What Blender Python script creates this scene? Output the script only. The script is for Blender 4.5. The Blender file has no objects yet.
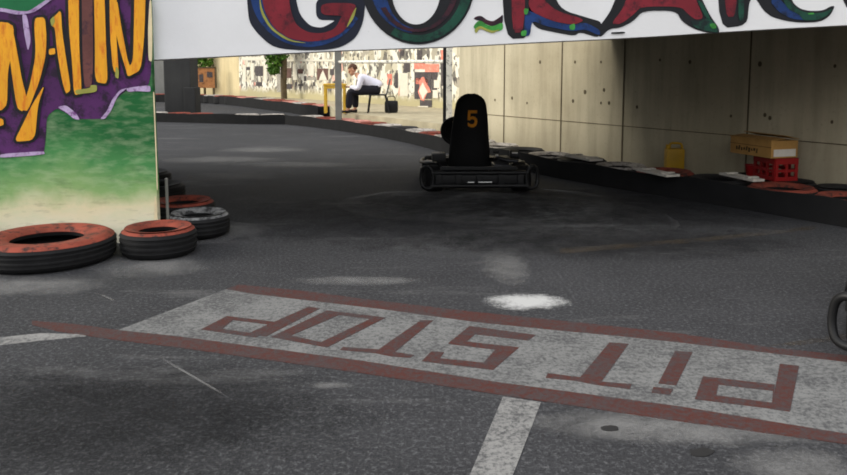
import bpy, bmesh, math, random
from mathutils import Vector, Matrix
random.seed(7)
PI = math.pi
col = bpy.context.scene.collection

# ------------------------------------------------------------------ camera model
W_, H_ = 847, 475
F = 750.0; HOR = 68.0; CH = 1.3
TILT = math.radians(6.0)
PY = HOR + F*math.tan(TILT)           # image row of the optical axis
cam = bpy.data.cameras.new('camera'); co = bpy.data.objects.new('camera', cam); col.objects.link(co)
cam.sensor_width = 36.0; cam.lens = 36.0*F/W_
cam.shift_y = -(H_/2 - PY)/W_
cam.clip_start = 0.05; cam.clip_end = 300
co.location = (0, 0, CH); co.rotation_euler = (PI/2 - TILT, 0, 0)
bpy.context.scene.camera = co
CAM = Vector((0, 0, CH))
FW = Vector((0, math.cos(TILT), -math.sin(TILT))); UP = Vector((0, math.sin(TILT), math.cos(TILT))); RT = Vector((1, 0, 0))
def ray(px, py): return FW*F + RT*(px - W_/2) + UP*(PY - py)
def G(px, py, z=0.0):                 # point of a horizontal level
    d = ray(px, py); return CAM + d*((z - CH)/d.z)
def onplane(px, py, p0, n):
    d = ray(px, py); return CAM + d*((p0 - CAM).dot(n)/d.dot(n))
def atY(px, py, Y): return onplane(px, py, Vector((0, Y, 0)), Vector((0, 1, 0)))

# ------------------------------------------------------------------ materials
def lin(c): return tuple((v/12.92 if v <= .04045 else ((v+.055)/1.055)**2.4) for v in [x/255 for x in c])
MATS = {}
def mat(name, c, rough=.7, var=.25, scale=6.0, c2=None, thr=None, metal=0.0, bump=0.0, stretch=(1,1,1), detail=4, spec=.3, soft=.06):
    """procedural: noise-varied base colour; c2 shows through where noise passes thr (wear)"""
    if name in MATS: return MATS[name]
    m = bpy.data.materials.new(name); m.use_nodes = True
    nt = m.node_tree; b = nt.nodes['Principled BSDF']
    b.inputs['Roughness'].default_value = rough; b.inputs['Metallic'].default_value = metal
    b.inputs['Specular IOR Level'].default_value = spec
    geo = nt.nodes.new('ShaderNodeTexCoord'); mp = nt.nodes.new('ShaderNodeMapping')
    mp.inputs['Scale'].default_value = stretch
    nt.links.new(geo.outputs['Object'], mp.inputs['Vector'])
    n = nt.nodes.new('ShaderNodeTexNoise'); n.inputs['Scale'].default_value = scale; n.inputs['Detail'].default_value = detail
    n.inputs['Roughness'].default_value = .6
    nt.links.new(mp.outputs[0], n.inputs['Vector'])
    r = nt.nodes.new('ShaderNodeValToRGB'); L = lin(c)
    r.color_ramp.elements[0].position = .3; r.color_ramp.elements[1].position = .7
    r.color_ramp.elements[0].color = (*[x*(1-var) for x in L], 1)
    r.color_ramp.elements[1].color = (*[min(1, x*(1+var)) for x in L], 1)
    nt.links.new(n.outputs['Fac'], r.inputs[0]); out = r.outputs[0]
    if c2 is not None:
        n2 = nt.nodes.new('ShaderNodeTexNoise'); n2.inputs['Scale'].default_value = scale*2.7; n2.inputs['Detail'].default_value = 8
        n2.inputs['Roughness'].default_value = .75
        nt.links.new(mp.outputs[0], n2.inputs['Vector'])
        r2 = nt.nodes.new('ShaderNodeValToRGB'); r2.color_ramp.elements[0].position = thr-soft; r2.color_ramp.elements[1].position = thr+soft
        nt.links.new(n2.outputs['Fac'], r2.inputs[0])
        mx = nt.nodes.new('ShaderNodeMix'); mx.data_type = 'RGBA'
        nt.links.new(r2.outputs[0], mx.inputs['Factor']); nt.links.new(out, mx.inputs['A']); mx.inputs['B'].default_value = (*lin(c2), 1)
        out = mx.outputs['Result']
    nt.links.new(out, b.inputs['Base Color'])
    if bump:
        bp = nt.nodes.new('ShaderNodeBump'); bp.inputs['Strength'].default_value = bump; bp.inputs['Distance'].default_value = .02
        nt.links.new(n.outputs['Fac'], bp.inputs['Height']); nt.links.new(bp.outputs[0], b.inputs['Normal'])
    MATS[name] = m; return m

class NB:                              # tiny node-building helper
    def __init__(s, name):
        s.m = bpy.data.materials.new(name); s.m.use_nodes = True; s.nt = s.m.node_tree; s.b = s.nt.nodes['Principled BSDF']
        s.b.inputs['Specular IOR Level'].default_value = .25
        tc = s.nt.nodes.new('ShaderNodeTexCoord'); s.co = tc.outputs['Object']; MATS[name] = s.m
    def link(s, a, b): s.nt.links.new(a, b)
    def mapped(s, sc): 
        n = s.nt.nodes.new('ShaderNodeMapping'); n.inputs['Scale'].default_value = sc; s.link(s.co, n.inputs[0]); return n.outputs[0]
    def noise(s, scale, detail=4, vec=None, rough=.6):
        n = s.nt.nodes.new('ShaderNodeTexNoise'); n.inputs['Scale'].default_value = scale; n.inputs['Detail'].default_value = detail
        n.inputs['Roughness'].default_value = rough; s.link(vec or s.co, n.inputs['Vector']); return n.outputs['Fac']
    def voro(s, scale, vec=None, feat='F1', out='Distance'):
        n = s.nt.nodes.new('ShaderNodeTexVoronoi'); n.inputs['Scale'].default_value = scale; n.feature = feat
        s.link(vec or s.co, n.inputs['Vector']); return n.outputs[out]
    def ramp(s, fac, stops, interp='LINEAR'):
        n = s.nt.nodes.new('ShaderNodeValToRGB'); e = n.color_ramp.elements; n.color_ramp.interpolation = interp
        while len(e) < len(stops): e.new(.5)
        for el, (p, c) in zip(e, stops):
            el.position = p; el.color = (*c, 1) if not isinstance(c, (int, float)) else (c, c, c, 1)
        s.link(fac, n.inputs[0]); return n.outputs[0]
    def mix(s, fac, a, b, mode='MIX'):
        n = s.nt.nodes.new('ShaderNodeMix'); n.data_type = 'RGBA'; n.blend_type = mode
        for k, v in (('Factor', fac), ('A', a), ('B', b)):
            if isinstance(v, (int, float)): n.inputs[k].default_value = v
            elif isinstance(v, tuple): n.inputs[k].default_value = (*v, 1)
            else: s.link(v, n.inputs[k])
        return n.outputs['Result']
    def math(s, op, a, b=0.0):
        n = s.nt.nodes.new('ShaderNodeMath'); n.operation = op
        for i, v in enumerate((a, b)):
            if isinstance(v, (int, float)): n.inputs[i].default_value = v
            else: s.link(v, n.inputs[i])
        return n.outputs[0]
    def xyz(s):
        n = s.nt.nodes.new('ShaderNodeSeparateXYZ'); s.link(s.co, n.inputs[0]); return n.outputs
    def done(s, colr, rough=.85, bump=None, bs=.4, bd=.01):
        s.link(colr, s.b.inputs['Base Color'])
        if isinstance(rough, (int, float)): s.b.inputs['Roughness'].default_value = rough
        else: s.link(rough, s.b.inputs['Roughness'])
        if bump is not None:
            bp = s.nt.nodes.new('ShaderNodeBump'); bp.inputs['Strength'].default_value = bs; bp.inputs['Distance'].default_value = bd
            s.link(bump, bp.inputs['Height']); s.link(bp.outputs[0], s.b.inputs['Normal'])
        return s.m

def asphalt():
    k = NB('asphalt')
    big = k.noise(.30, 5); mid = k.noise(1.7, 7, rough=.7); fine = k.noise(46, 4, rough=.85); vf = k.noise(95, 3, rough=.8)
    c = k.ramp(big, [(.32, lin((43,44,46))), (.68, lin((61,61,64)))])
    c = k.mix(k.ramp(mid, [(.42, .0), (.68, .6)]), c, lin((38,38,41)))
    c = k.mix(k.ramp(fine, [(.50, 0.0), (.68, .8)]), c, lin((106,106,108)))
    c = k.mix(k.ramp(vf, [(.34, .9), (.49, 0.0)]), c, lin((20,20,22)))
    d = k.noise(1.1, 9, k.mapped((.45, 2.0, 1)), .75)
    c = k.mix(k.ramp(d, [(.56, 0.0), (.74, .45)]), c, lin((128,127,126)))
    h = k.math('ADD', k.math('MULTIPLY', fine, .7), k.math('MULTIPLY', vf, .5))
    return k.done(c, .85, h, .6, .014)
def paint(name, c, wear, amt=.75):
    k = NB(name)
    f = k.noise(42, 4, rough=.85); g = k.noise(3.2, 7, rough=.7)
    cc = k.mix(k.ramp(g, [(.3, 0.0), (.7, .35)]), lin(c), tuple(x*.55 for x in lin(c)))
    s = k.math('ADD', k.math('MULTIPLY', f, .75), k.math('MULTIPLY', g, .4))
    cc = k.mix(k.ramp(s, [(wear-.04, 0.0), (wear+.10, amt)]), cc, lin((62,62,64)))
    return k.done(cc, .8, f, .4, .008)
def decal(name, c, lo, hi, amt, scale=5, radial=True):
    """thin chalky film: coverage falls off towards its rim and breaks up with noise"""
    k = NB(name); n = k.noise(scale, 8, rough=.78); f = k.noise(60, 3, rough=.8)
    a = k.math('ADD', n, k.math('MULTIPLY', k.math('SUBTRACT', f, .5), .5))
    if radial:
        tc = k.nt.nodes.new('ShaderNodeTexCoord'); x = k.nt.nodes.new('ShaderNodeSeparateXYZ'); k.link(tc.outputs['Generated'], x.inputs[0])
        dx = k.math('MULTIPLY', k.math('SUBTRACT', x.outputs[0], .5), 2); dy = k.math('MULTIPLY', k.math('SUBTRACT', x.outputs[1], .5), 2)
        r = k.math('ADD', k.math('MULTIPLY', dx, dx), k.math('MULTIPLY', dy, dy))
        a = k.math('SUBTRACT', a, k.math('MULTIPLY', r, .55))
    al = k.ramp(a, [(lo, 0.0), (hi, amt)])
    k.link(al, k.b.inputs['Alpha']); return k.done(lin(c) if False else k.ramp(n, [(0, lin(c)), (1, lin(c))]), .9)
def concrete(name, a, b, streak=.5):
    k = NB(name)
    big = k.noise(.8, 6); st = k.noise(5, 5, k.mapped((1, 1, .09))); spots = k.voro(2.6, k.mapped((1, 1, 1)))
    c = k.mix(k.ramp(big, [(.3, 0.0), (.7, 1.0)]), lin(a), lin(b))
    c = k.mix(k.ramp(st, [(.45, 0.0), (.75, streak)]), c, tuple(x*.45 for x in lin(b)))
    c = k.mix(k.ramp(k.noise(30, 3), [(.6, 0.0), (.8, .4)]), c, tuple(x*.4 for x in lin(b)))
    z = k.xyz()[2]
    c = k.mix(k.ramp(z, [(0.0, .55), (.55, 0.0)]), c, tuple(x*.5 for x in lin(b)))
    return k.done(c, .9, k.noise(25, 5), .3, .01)
def whitewash():
    k = NB('whitewash')
    c = k.mix(k.ramp(k.noise(1.6, 7), [(.3, 0.0), (.75, .6)]), lin((232,232,233)), lin((214,213,213)))
    c = k.mix(k.ramp(k.noise(38, 4, rough=.8), [(.70, 0.0), (.76, .8)]), c, lin((95,92,90)))
    return k.done(c, .85, k.noise(20, 5), .25, .006)
def greenwall():
    k = NB('green_spray_paint')
    z = k.xyz()[2]; n = k.noise(1.7, 7); n2 = k.noise(6, 6, k.mapped((1, 1, 3)))
    zz = k.math('ADD', z, k.math('MULTIPLY', k.math('SUBTRACT', n, .5), .45))
    c = k.ramp(zz, [(.02, lin((225,218,198))), (.27, lin((218,209,172))), (.42, lin((135,170,108))), (.62, lin((76,138,80))), (.84, lin((34,98,52)))])
    c = k.mix(k.ramp(n2, [(.45, 0.0), (.75, .4)]), c, lin((190,205,165)))
    c = k.mix(k.ramp(k.noise(4, 4, k.mapped((1, 1, 4))), [(.55, 0.0), (.8, .55)]), c, lin((22,62,36)))
    c = k.mix(k.ramp(k.noise(45, 4, rough=.8), [(.66, 0.0), (.74, .7)]), c, lin((70,75,60)))
    return k.done(c, .85, k.noise(30, 4), .25, .006)
def collage():
    k = NB('faded_paste_up_collage')
    v1 = k.voro(1.5, k.mapped((1.6, 1.6, .9)), out='Color'); v2 = k.voro(5.2, k.mapped((1.5, 1.5, .75)), out='Color'); v3 = k.voro(13, k.mapped((1.2, 1.2, .8)), out='Color')
    sp = []
    for v in (v1, v2, v3):
        n = k.nt.nodes.new('ShaderNodeSeparateColor'); k.link(v, n.inputs[0]); sp.append(n.outputs)
    c = k.ramp(sp[0][0], [(0, lin((206,198,174))), (.35, lin((184,175,150))), (.6, lin((216,208,186))), (.8, lin((170,162,144)))], 'CONSTANT')
    c = k.mix(k.ramp(sp[1][0], [(0, 0.0), (.72, .8)], 'CONSTANT'), c, lin((96,92,88)))
    c = k.mix(k.ramp(sp[1][1], [(0, 0.0), (.55, .75)], 'CONSTANT'), c, lin((245,240,222)))
    c = k.mix(k.ramp(sp[2][0], [(0, 0.0), (.84, .8)], 'CONSTANT'), c, lin((72,68,68)))
    c = k.mix(k.ramp(sp[1][2], [(0, 0.0), (.955, .5)], 'CONSTANT'), c, lin((225,120,105)))
    z = k.xyz()[2]
    low = k.ramp(k.math('ADD', z, k.math('MULTIPLY', k.noise(3, 4), .25)), [(.55, 1.0), (.75, 0.0)])
    c = k.mix(low, c, lin((180,170,132)))
    return k.done(c, .85)
def leaves_mat():
    k = NB('leaf_green')
    return k.done(k.ramp(k.noise(9, 4), [(.3, lin((40,72,24))), (.7, lin((100,140,50)))]), .7)

M = dict(
 asphalt=asphalt(), white_paint=paint('worn_white_road_paint', (118,118,117), .56, .85), red_paint=paint('worn_red_road_paint', (76,40,34), .54, .7),
 line_paint=paint('worn_white_line_paint', (134,133,131), .57, .85), dust=decal('white_spill', (184,184,183), .05, .45, .9),
 haze=decal('pale_dust', (140,139,138), .14, .62, .5), dark_film=decal('dark_patch', (22,22,24), .10, .60, .55), yellow_line=decal('faint_yellow_line', (92,78,58), .42, .66, .4, 6, False),  # the darkest film paints deck shade onto the asphalt
 concrete=concrete('wall_concrete', (202,192,165), (172,161,135)), concrete_dark=concrete('dark_concrete', (64,64,63), (50,50,50), .3),
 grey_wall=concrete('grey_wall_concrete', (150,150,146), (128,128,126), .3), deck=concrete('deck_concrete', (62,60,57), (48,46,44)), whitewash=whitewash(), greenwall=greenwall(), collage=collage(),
 cream=concrete('cream_render', (226,208,164), (206,188,144), .3), joint=mat('joint_dark', (96,86,68), .95),
 rubber=mat('black_rubber', (22,22,23), .85, .35, 14, (42,41,40), .70), belt=mat('black_belt', (17,17,18), .9, .35, 5, (32,31,31), .70),
 red_top=mat('red_tyre_paint', (128,60,46), .8, .35, 5, (42,34,32), .57), white_top=mat('white_tyre_paint', (172,165,157), .75, .2, 6, (70,66,63), .56),
 pale_top=mat('worn_pale_tyre_paint', (128,128,128), .7, .3, 6, (40,40,41), .52), pink_top=mat('faded_pink_tyre_paint', (186,128,116), .75, .25, 6, (90,72,68), .62),
 black_top=mat('black_sidewall', (36,35,35), .7, .3, 8),
 kart_black=mat('kart_black_plastic', (20,20,21), .5, .3, 8), kart_frame=mat('kart_frame_paint', (26,26,27), .4, .2, 10), seat_black=mat('seat_black', (14,14,15), .7, .3, 6),
 orange=mat('number_orange', (214,138,30), .6, .15, 20), steel=mat('bare_steel', (190,190,188), .3, .2, 20, metal=1.0), dark_metal=mat('dark_engine_metal', (48,48,50), .4, .3, 20, metal=.6),
 seat_red=mat('dull_red_vinyl', (58,22,24), .6, .2, 10),
 card=mat('brown_cardboard', (166,126,70), .85, .2, 5), card_in=mat('cardboard_edge', (122,92,52), .9, .2, 8), paper=mat('white_paper', (206,200,190), .7, .1, 10),
 ink=mat('brown_ink', (70,52,30), .8, .1, 10), red_plastic=mat('red_plastic', (136,18,20), .45, .15, 5), yellow_plastic=mat('yellow_plastic', (176,136,20), .5, .2, 5),
 plank=mat('dirty_white_board', (186,180,170), .8, .25, 4, (110,104,96), .62),
 yellow_wood=mat('yellow_painted_wood', (222,178,58), .6, .15, 6), grey_metal=mat('grey_post_paint', (116,116,110), .5, .15, 6), post_white=mat('flaking_white_post', (226,222,208), .7, .1, 5, (70,66,62), .58),
 bark=mat('bark', (92,80,58), .9, .3, 10, bump=.4), leaf=leaves_mat(),
 skin=mat('skin', (196,146,118), .55, .08, 10), hair=mat('brown_hair', (78,48,30), .6, .3, 30), shirt=mat('white_shirt', (222,220,232), .8, .06, 8),
 trousers=mat('dark_navy_trousers', (26,25,34), .8, .2, 8), shoe=mat('dark_shoe', (40,34,32), .6, .2, 8), eye=mat('dark_eye', (30,24,22), .3, .1, 5),
 brown_board=mat('orange_brown_board', (176,120,72), .7, .3, 4, (96,62,46), .58), pavement=mat('pale_pavement', (166,156,130), .9, .2, 3),
 # graffiti colours
 g_navy=mat('spray_navy', (24,28,42), .7, .4, 4), g_blue=mat('spray_blue', (22,52,104), .7, .4, 4, (20,30,52), .56), g_red=mat('spray_dark_red', (118,30,42), .7, .3, 3, (72,24,34), .56), g_black=mat('spray_black', (26,27,31), .7, .25, 4),
 g_green=mat('spray_deep_green', (22,68,54), .7, .4, 4, (18,34,34), .55), g_lime=mat('spray_lime', (60,140,60), .7, .4, 12), g_hi=mat('spray_yellow_green', (150,150,72), .7, .2, 8), g_maroon=mat('spray_maroon', (58,28,38), .7, .4, 5, (24,24,34), .54),
 g_yellow=mat('spray_orange_yellow', (232,162,36), .7, .12, 4, (214,120,32), .56, stretch=(3,3,.6)), g_purple=mat('spray_purple', (78,36,88), .75, .35, 2.5, (40,26,46), .54), g_lav=mat('spray_lavender', (182,160,196), .75, .2, 6, (116,70,128), .56),
 g_brown=mat('spray_brown', (104,62,58), .7, .3, 4, (60,38,50), .58), g_top=mat('spray_bright_green', (24,104,62), .7, .25, 3), g_cream=mat('spray_cream', (222,206,168), .8, .15, 6),
 p_dark=mat('paste_up_dark', (78,72,72), .85, .25, 8, (150,140,128), .62), p_grey=mat('paste_up_grey', (150,144,132), .85, .2, 8, (214,206,188), .58), p_red=mat('paste_up_coral', (226,132,112), .85, .2, 6, (236,206,186), .6), p_white=mat('paste_up_white', (222,215,196), .85, .06, 8), p_brown=mat('paste_up_brown', (104,78,70), .85, .25, 8),
)

# ------------------------------------------------------------------ mesh helpers
def obj(name, bm, m, parent=None, smooth=False, loc=None):
    me = bpy.data.meshes.new(name); bmesh.ops.recalc_face_normals(bm, faces=bm.faces[:]); bm.to_mesh(me); bm.free()
    if smooth:
        for p in me.polygons: p.use_smooth = True
        try: me.set_sharp_from_angle(angle=math.radians(40))
        except Exception: pass
    ms = m if isinstance(m, (list, tuple)) else [m]
    for x in ms: me.materials.append(x)
    o = bpy.data.objects.new(name, me); col.objects.link(o)
    if parent: o.parent = parent
    if loc is not None: o.location = loc
    return o
def tag(o, label, cat, group=None):
    o['label'] = label; o['category'] = cat
    if group: o['group'] = group
    return o
def thing(name, label, cat, loc=(0,0,0), rz=0.0, group=None):
    o = bpy.data.objects.new(name, None); col.objects.link(o); o.empty_display_size = .1
    o.location = loc; o.rotation_euler = (0, 0, rz); return tag(o, label, cat, group)
def struct(o): o['kind'] = 'structure'; return o
def copy_tree(o, parent=None):
    c = o.copy(); col.objects.link(c)
    if parent: c.parent = parent
    for ch in [x for x in bpy.data.objects if x.parent == o]: copy_tree(ch, c)
    return c
def B(): return bmesh.new()
def box(bm, c, s, rot=None, bev=0.0):
    t = bmesh.new(); bmesh.ops.create_cube(t, size=1.0)
    bmesh.ops.scale(t, vec=Vector(s), verts=t.verts)
    if bev: bmesh.ops.bevel(t, geom=t.edges[:], offset=bev, segments=2, affect='EDGES', profile=.6)
    if rot is not None: bmesh.ops.rotate(t, cent=(0,0,0), matrix=rot, verts=t.verts)
    bmesh.ops.translate(t, vec=Vector(c), verts=t.verts); merge(bm, t); return bm
def merge(bm, t):
    me = bpy.data.meshes.new('tmp'); t.to_mesh(me); t.free(); bm.from_mesh(me); bpy.data.meshes.remove(me)
def tube(bm, pts, r, seg=10, closed=False, cap=True):
    pts = [Vector(p) for p in pts]; n = len(pts); rings = []
    rr = r if isinstance(r, (list, tuple)) else [r]*n
    prev = None
    for i, p in enumerate(pts):
        a = pts[(i-1) % n] if (closed or i > 0) else p; b = pts[(i+1) % n] if (closed or i < n-1) else p
        d = (b - a).normalized()
        if prev is None:
            u = d.orthogonal().normalized()
        else:
            u = (prev - d*prev.dot(d)); u = u.normalized() if u.length > 1e-6 else d.orthogonal().normalized()
        prev = u; v = d.cross(u)
        rings.append([bm.verts.new(p + (u*math.cos(2*PI*k/seg) + v*math.sin(2*PI*k/seg))*rr[i]) for k in range(seg)])
    for i in range(n if closed else n-1):
        A, C = rings[i], rings[(i+1) % n]
        if closed and i == n-1:          # align seam
            off = min(range(seg), key=lambda o: (A[0].co - C[o].co).length)
            C = C[off:] + C[:off]
        for k in range(seg): bm.faces.new((A[k], A[(k+1) % seg], C[(k+1) % seg], C[k]))
    if cap and not closed:
        bm.faces.new(rings[0][::-1]); bm.faces.new(rings[-1])
    return bm
def smooth_path(pts, n=6, closed=False):
    P = [Vector(p) for p in pts]; out = []; N = len(P)
    for i in range(N if closed else N-1):
        p0 = P[(i-1) % N] if (closed or i > 0) else P[i]; p1 = P[i]; p2 = P[(i+1) % N]; p3 = P[(i+2) % N] if (closed or i < N-2) else p2
        for k in range(n):
            t = k/n
            out.append(.5*((2*p1) + (p2-p0)*t + (2*p0-5*p1+4*p2-p3)*t*t + (3*p1-p0-3*p2+p3)*t**3))
    if not closed: out.append(P[-1])
    return out
def lathe(bm, prof, seg=32, axis='Z', c=(0,0,0), closed=True):
    rings = []
    for k in range(seg):
        a = 2*PI*k/seg; ring = []
        for r, z in prof:
            if axis == 'Z': v = (r*math.cos(a), r*math.sin(a), z)
            elif axis == 'X': v = (z, r*math.cos(a), r*math.sin(a))
            else: v = (r*math.cos(a), z, r*math.sin(a))
            ring.append(bm.verts.new(Vector(v) + Vector(c)))
        rings.append(ring)
    n = len(prof)
    for k in range(seg):
        A, C = rings[k], rings[(k+1) % seg]
        for i in range(n if closed else n-1): bm.faces.new((A[i], A[(i+1) % n], C[(i+1) % n], C[i]))
    return bm
def ball(bm, c, r, seg=16, sc=(1,1,1), rot=None):
    t = bmesh.new(); bmesh.ops.create_uvsphere(t, u_segments=seg, v_segments=max(6, seg//2), radius=r)
    bmesh.ops.scale(t, vec=Vector(sc), verts=t.verts)
    if rot is not None: bmesh.ops.rotate(t, cent=(0,0,0), matrix=rot, verts=t.verts)
    bmesh.ops.translate(t, vec=Vector(c), verts=t.verts); merge(bm, t); return bm
def sheet(bm, pts, thick, n):          # flat polygon given by 3-D points, extruded by thick along n
    n = Vector(n).normalized(); P = [Vector(p) for p in pts]
    a = [bm.verts.new(p) for p in P]; b = [bm.verts.new(p + n*thick) for p in P]; N = len(P)
    f1 = bm.faces.new(a[::-1]); f2 = bm.faces.new(b); f1.normal_update(); f2.normal_update()
    for i in range(N): bm.faces.new((a[i], a[(i+1) % N], b[(i+1) % N], b[i]))
    bmesh.ops.triangulate(bm, faces=[f1, f2], ngon_method='EAR_CLIP'); return bm
def skin(verts, edges, radii, sub=2, root=0):
    me = bpy.data.meshes.new('sk'); me.from_pydata([tuple(v) for v in verts], edges, []); o = bpy.data.objects.new('sk', me); col.objects.link(o)
    md = o.modifiers.new('s', 'SKIN'); md.use_smooth_shade = True
    for i, r in enumerate(radii):
        r = r if isinstance(r, tuple) else (r, r)
        me.skin_vertices[0].data[i].radius = r
        me.skin_vertices[0].data[i].use_root = (i == root)
    s = o.modifiers.new('u', 'SUBSURF'); s.levels = sub; s.render_levels = sub
    dg = bpy.context.evaluated_depsgraph_get(); dg.update(); ev = o.evaluated_get(dg); m2 = bpy.data.meshes.new_from_object(ev)
    bm = bmesh.new(); bm.from_mesh(m2); bpy.data.objects.remove(o); bpy.data.meshes.remove(me); bpy.data.meshes.remove(m2); return bm

# ------------------------------------------------------------------ ground and its markings
bm = B()
vs = [bm.verts.new(p) for p in ((-40,-14,0),(40,-14,0),(40,70,0),(-40,70,0))]; bm.faces.new(vs)
floor = struct(obj('floor', bm, M['asphalt']))
def mark(name, px, m, z0=.0, th=.002, label=None, polys=None):
    bm = B()
    for k, poly in enumerate(polys or [px]): sheet(bm, [G(x, y, 0) + Vector((0,0,z0)) for x, y in poly], th + .00012*k, (0,0,1))
    o = obj(name, bm, m, floor)
    if label: o['label'] = label
    return o
near_in = [(32,321),(75,324.5),(118,330.5),(180,337),(360,361),(500,383),(680,407),(847,434.5),(960,453)]
near_out = [(960,462.5),(847,444.5),(667,420),(500,395),(360,373),(180,348),(115,340),(60,332),(32,325)]
far_in = [(226,289.5),(255,294.5),(382,309.5),(476,322.5),(559.5,331),(619,336.5),(680,343),(847,362.5),(960,377)]
far_out = [(960,369.5),(847,356),(767,347.5),(680,334),(579,323),(472,312),(360,299),(310,292),(239,285)]
mark('white_strip', near_in[2:] + far_in[::-1], M['white_paint'], 0, .002, 'worn white painted band lettered PIT STOP')
mark('red_border', near_in + near_out, M['red_paint'], 0, .003, 'red border line on the near side of the band')
mark('red_border', far_in + far_out, M['red_paint'], 0, .003, 'red border line on the far side of the band')
L = {}
def arc(cx, cy, rx, ry, a0, a1, n=20):
    return [(cx + rx*math.cos(math.radians(a0 + (a1-a0)*k/n)), cy + ry*math.sin(math.radians(a0 + (a1-a0)*k/n))) for k in range(n+1)]
def ringpoly(o, i): return [o + [o[0]] + [i[0]] + i[::-1]]
def quads(o, i): return [[o[k], o[(k+1) % 4], i[(k+1) % 4], i[k]] for k in range(4)]
letters = [
 ('P', [[(779.8,364.3),(799,366.6),(789.8,412.3),(771.2,409.5)]] + quads([(702.9,377),(774.7,385.2),(772.4,409.5),(694.8,399.8)], [(718.4,385.2),(773,391.4),(772,403.5),(716.1,396)])),
 ('I', [[(675,351.6),(692.5,352.7),(676,386),(658.3,384)], [(653.4,387.6),(673.2,389.7),(670,395.4),(651.3,393.3)]]),
 ('T', [[(609.4,343),(628.6,344.4),(599.9,384.4),(579.7,378.4)], [(547.8,373.7),(579.7,378),(599.9,382.2),(631.7,384.8),(629.6,389.7),(595.6,385.4),(574.4,381.2),(545.7,378.4)]]),
 ('S', [[(469.6,326.6),(536,335.5),(528,341),(464.5,333.5)], [(469.6,326.6),(482,328.5),(464,344.5),(448.4,343.6)], [(452,340.5),(519,348),(514,352.5),(448.4,344.5)], [(499,346),(519,348),(493,370.5),(479,368.5)], [(426,357.5),(484,363.5),(493,370.5),(421.8,361.8)], [(431.4,352),(444,353),(437,363),(421.8,361.8)]]),
 ('T', [[(420.7,320.8),(433.5,320.8),(391,355.7),(377.2,351)], [(343,347.5),(378,350),(414.4,355.7),(410,358.4),(391,357),(376,353.8),(340,350.5)]]),
 ('O', quads([(327,311),(386,318),(327,348),(271,337.5)], [(339,315.5),(370,319.5),(321,342.8),(291,336)])),
 ('P', [[(309,307),(320,309),(266,337),(248,334)]] + quads([(227,316.6),(280,323),(256,338),(201,330)], [(233,320.5),(268,325),(252,333.8),(222,329.5)])),
]
for ch, polys in letters:
    mark('painted_letter', None, M['red_paint'], .002, .0016, 'dark red painted letter %s on the white band' % ch, polys)
mark('road_line', [(503,397),(541,402.5),(513,475),(480,560),(433,560),(470,475)], M['line_paint'], 0, .002, 'white line running towards the viewer from the band')
mark('road_line', [(-140,346),(0,337.8),(40,333.5),(85,334.5),(86,336.5),(40,341),(0,345.5),(-140,356)], M['line_paint'], 0, .002, 'short white line meeting the left end of the red border')
def blob(cx, cy, rx, ry, n=26, j=.3, seed=1):
    rnd = random.Random(seed); return [(cx + rx*math.cos(2*PI*k/n)*(1-j*rnd.random()), cy + ry*math.sin(2*PI*k/n)*(1-j*rnd.random())) for k in range(n)]
mark('white_spill', arc(527,302.5,50,9.5,0,354,30), M['dust'], 0, .003, 'white powdery spill on the asphalt')
for i, (cx, cy, rx, ry) in enumerate([(20,287,75,8),(150,267,52,9),(215,232,40,7),(235,177,45,4),(220,160,55,3),(265,150,40,2.2),(330,120,40,2),(620,425,85,12),(700,432,90,12),(300,165,60,2.5),(360,281,55,4),(505,270,20,14),(330,386,20,3),(800,470,60,16)]):
    mark('dust_patch', arc(cx, cy, rx*1.5, ry*1.6, 0, 354, 28), M['haze'], 0, .0008 + .0001*i)
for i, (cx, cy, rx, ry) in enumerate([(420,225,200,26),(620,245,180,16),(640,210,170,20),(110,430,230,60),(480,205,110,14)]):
    mark('dark_patch', arc(cx, cy, rx*1.3, ry*1.3, 0, 354, 28), M['dark_film'], 0, .0003 + .0001*i)  # middle patches paint under-deck shade into the ground colour; lower left also darkened
mark('faded_line', [(560,249),(700,238),(815,226),(818,229),(700,242),(560,254)], M['yellow_line'], 0, .002)
mark('faded_line', [(770,346),(800,341),(847,334),(930,321),(930,327),(847,340),(800,345.5)], M['yellow_line'], 0, .002)
mark('thin_scratch', [(138,344),(212,387),(256,414),(256,415),(211,388.2),(137,344.8)], M['haze'], 0, .0025)
mark('thin_scratch', [(95,291),(120,303),(119,304),(94,292)], M['haze'], 0, .0025)
mark('tar_spot', blob(702,453,14,5,14,.3,5), M['black_top'], 0, .003); mark('tar_spot', blob(610,429,11,3.5,14,.3,6), M['black_top'], 0, .003)

# ------------------------------------------------------------------ barrier front line (ground) and right wall
BF = [G(*p) for p in ((960,248.5),(847,228),(720,205.5),(600,186),(530,172.5),(441,152),(400,141.5),(350,132.5),(310,127),(285,124.5),(235,124),(158,122),(60,120))]
d_w = Vector((-.54,.842,0)).normalized(); n_w = Vector((.842,.54,0)).normalized()
w0 = Vector((3.43,6.09,0)) + n_w*1.12
def WP(t, z, off=0.0): return w0 + d_w*t + Vector((0,0,z)) - n_w*off
def onW(px, py, off=0.0): return onplane(px, py, w0 - n_w*off, n_w)
t_end = (onW(459,120) - w0).dot(d_w)
bm = B(); sheet(bm, [WP(-7,0), WP(t_end,0), WP(t_end,4.2), WP(-7,4.2)], .25, n_w)
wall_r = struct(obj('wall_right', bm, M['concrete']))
bm = B()
for px in (504, 561, 623, 748, 900):
    t = (onW(px,120) - w0).dot(d_w); sheet(bm, [WP(t-.009,0,.004), WP(t+.009,0,.004), WP(t+.009,4.2,.004), WP(t-.009,4.2,.004)], .003, -n_w)
sheet(bm, [WP(-7,.560,.004), WP(t_end,.560,.004), WP(t_end,.569,.004), WP(-7,.569,.004)], .003, -n_w)
obj('panel_joint', bm, M['joint'], wall_r)
bm = B()
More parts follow.
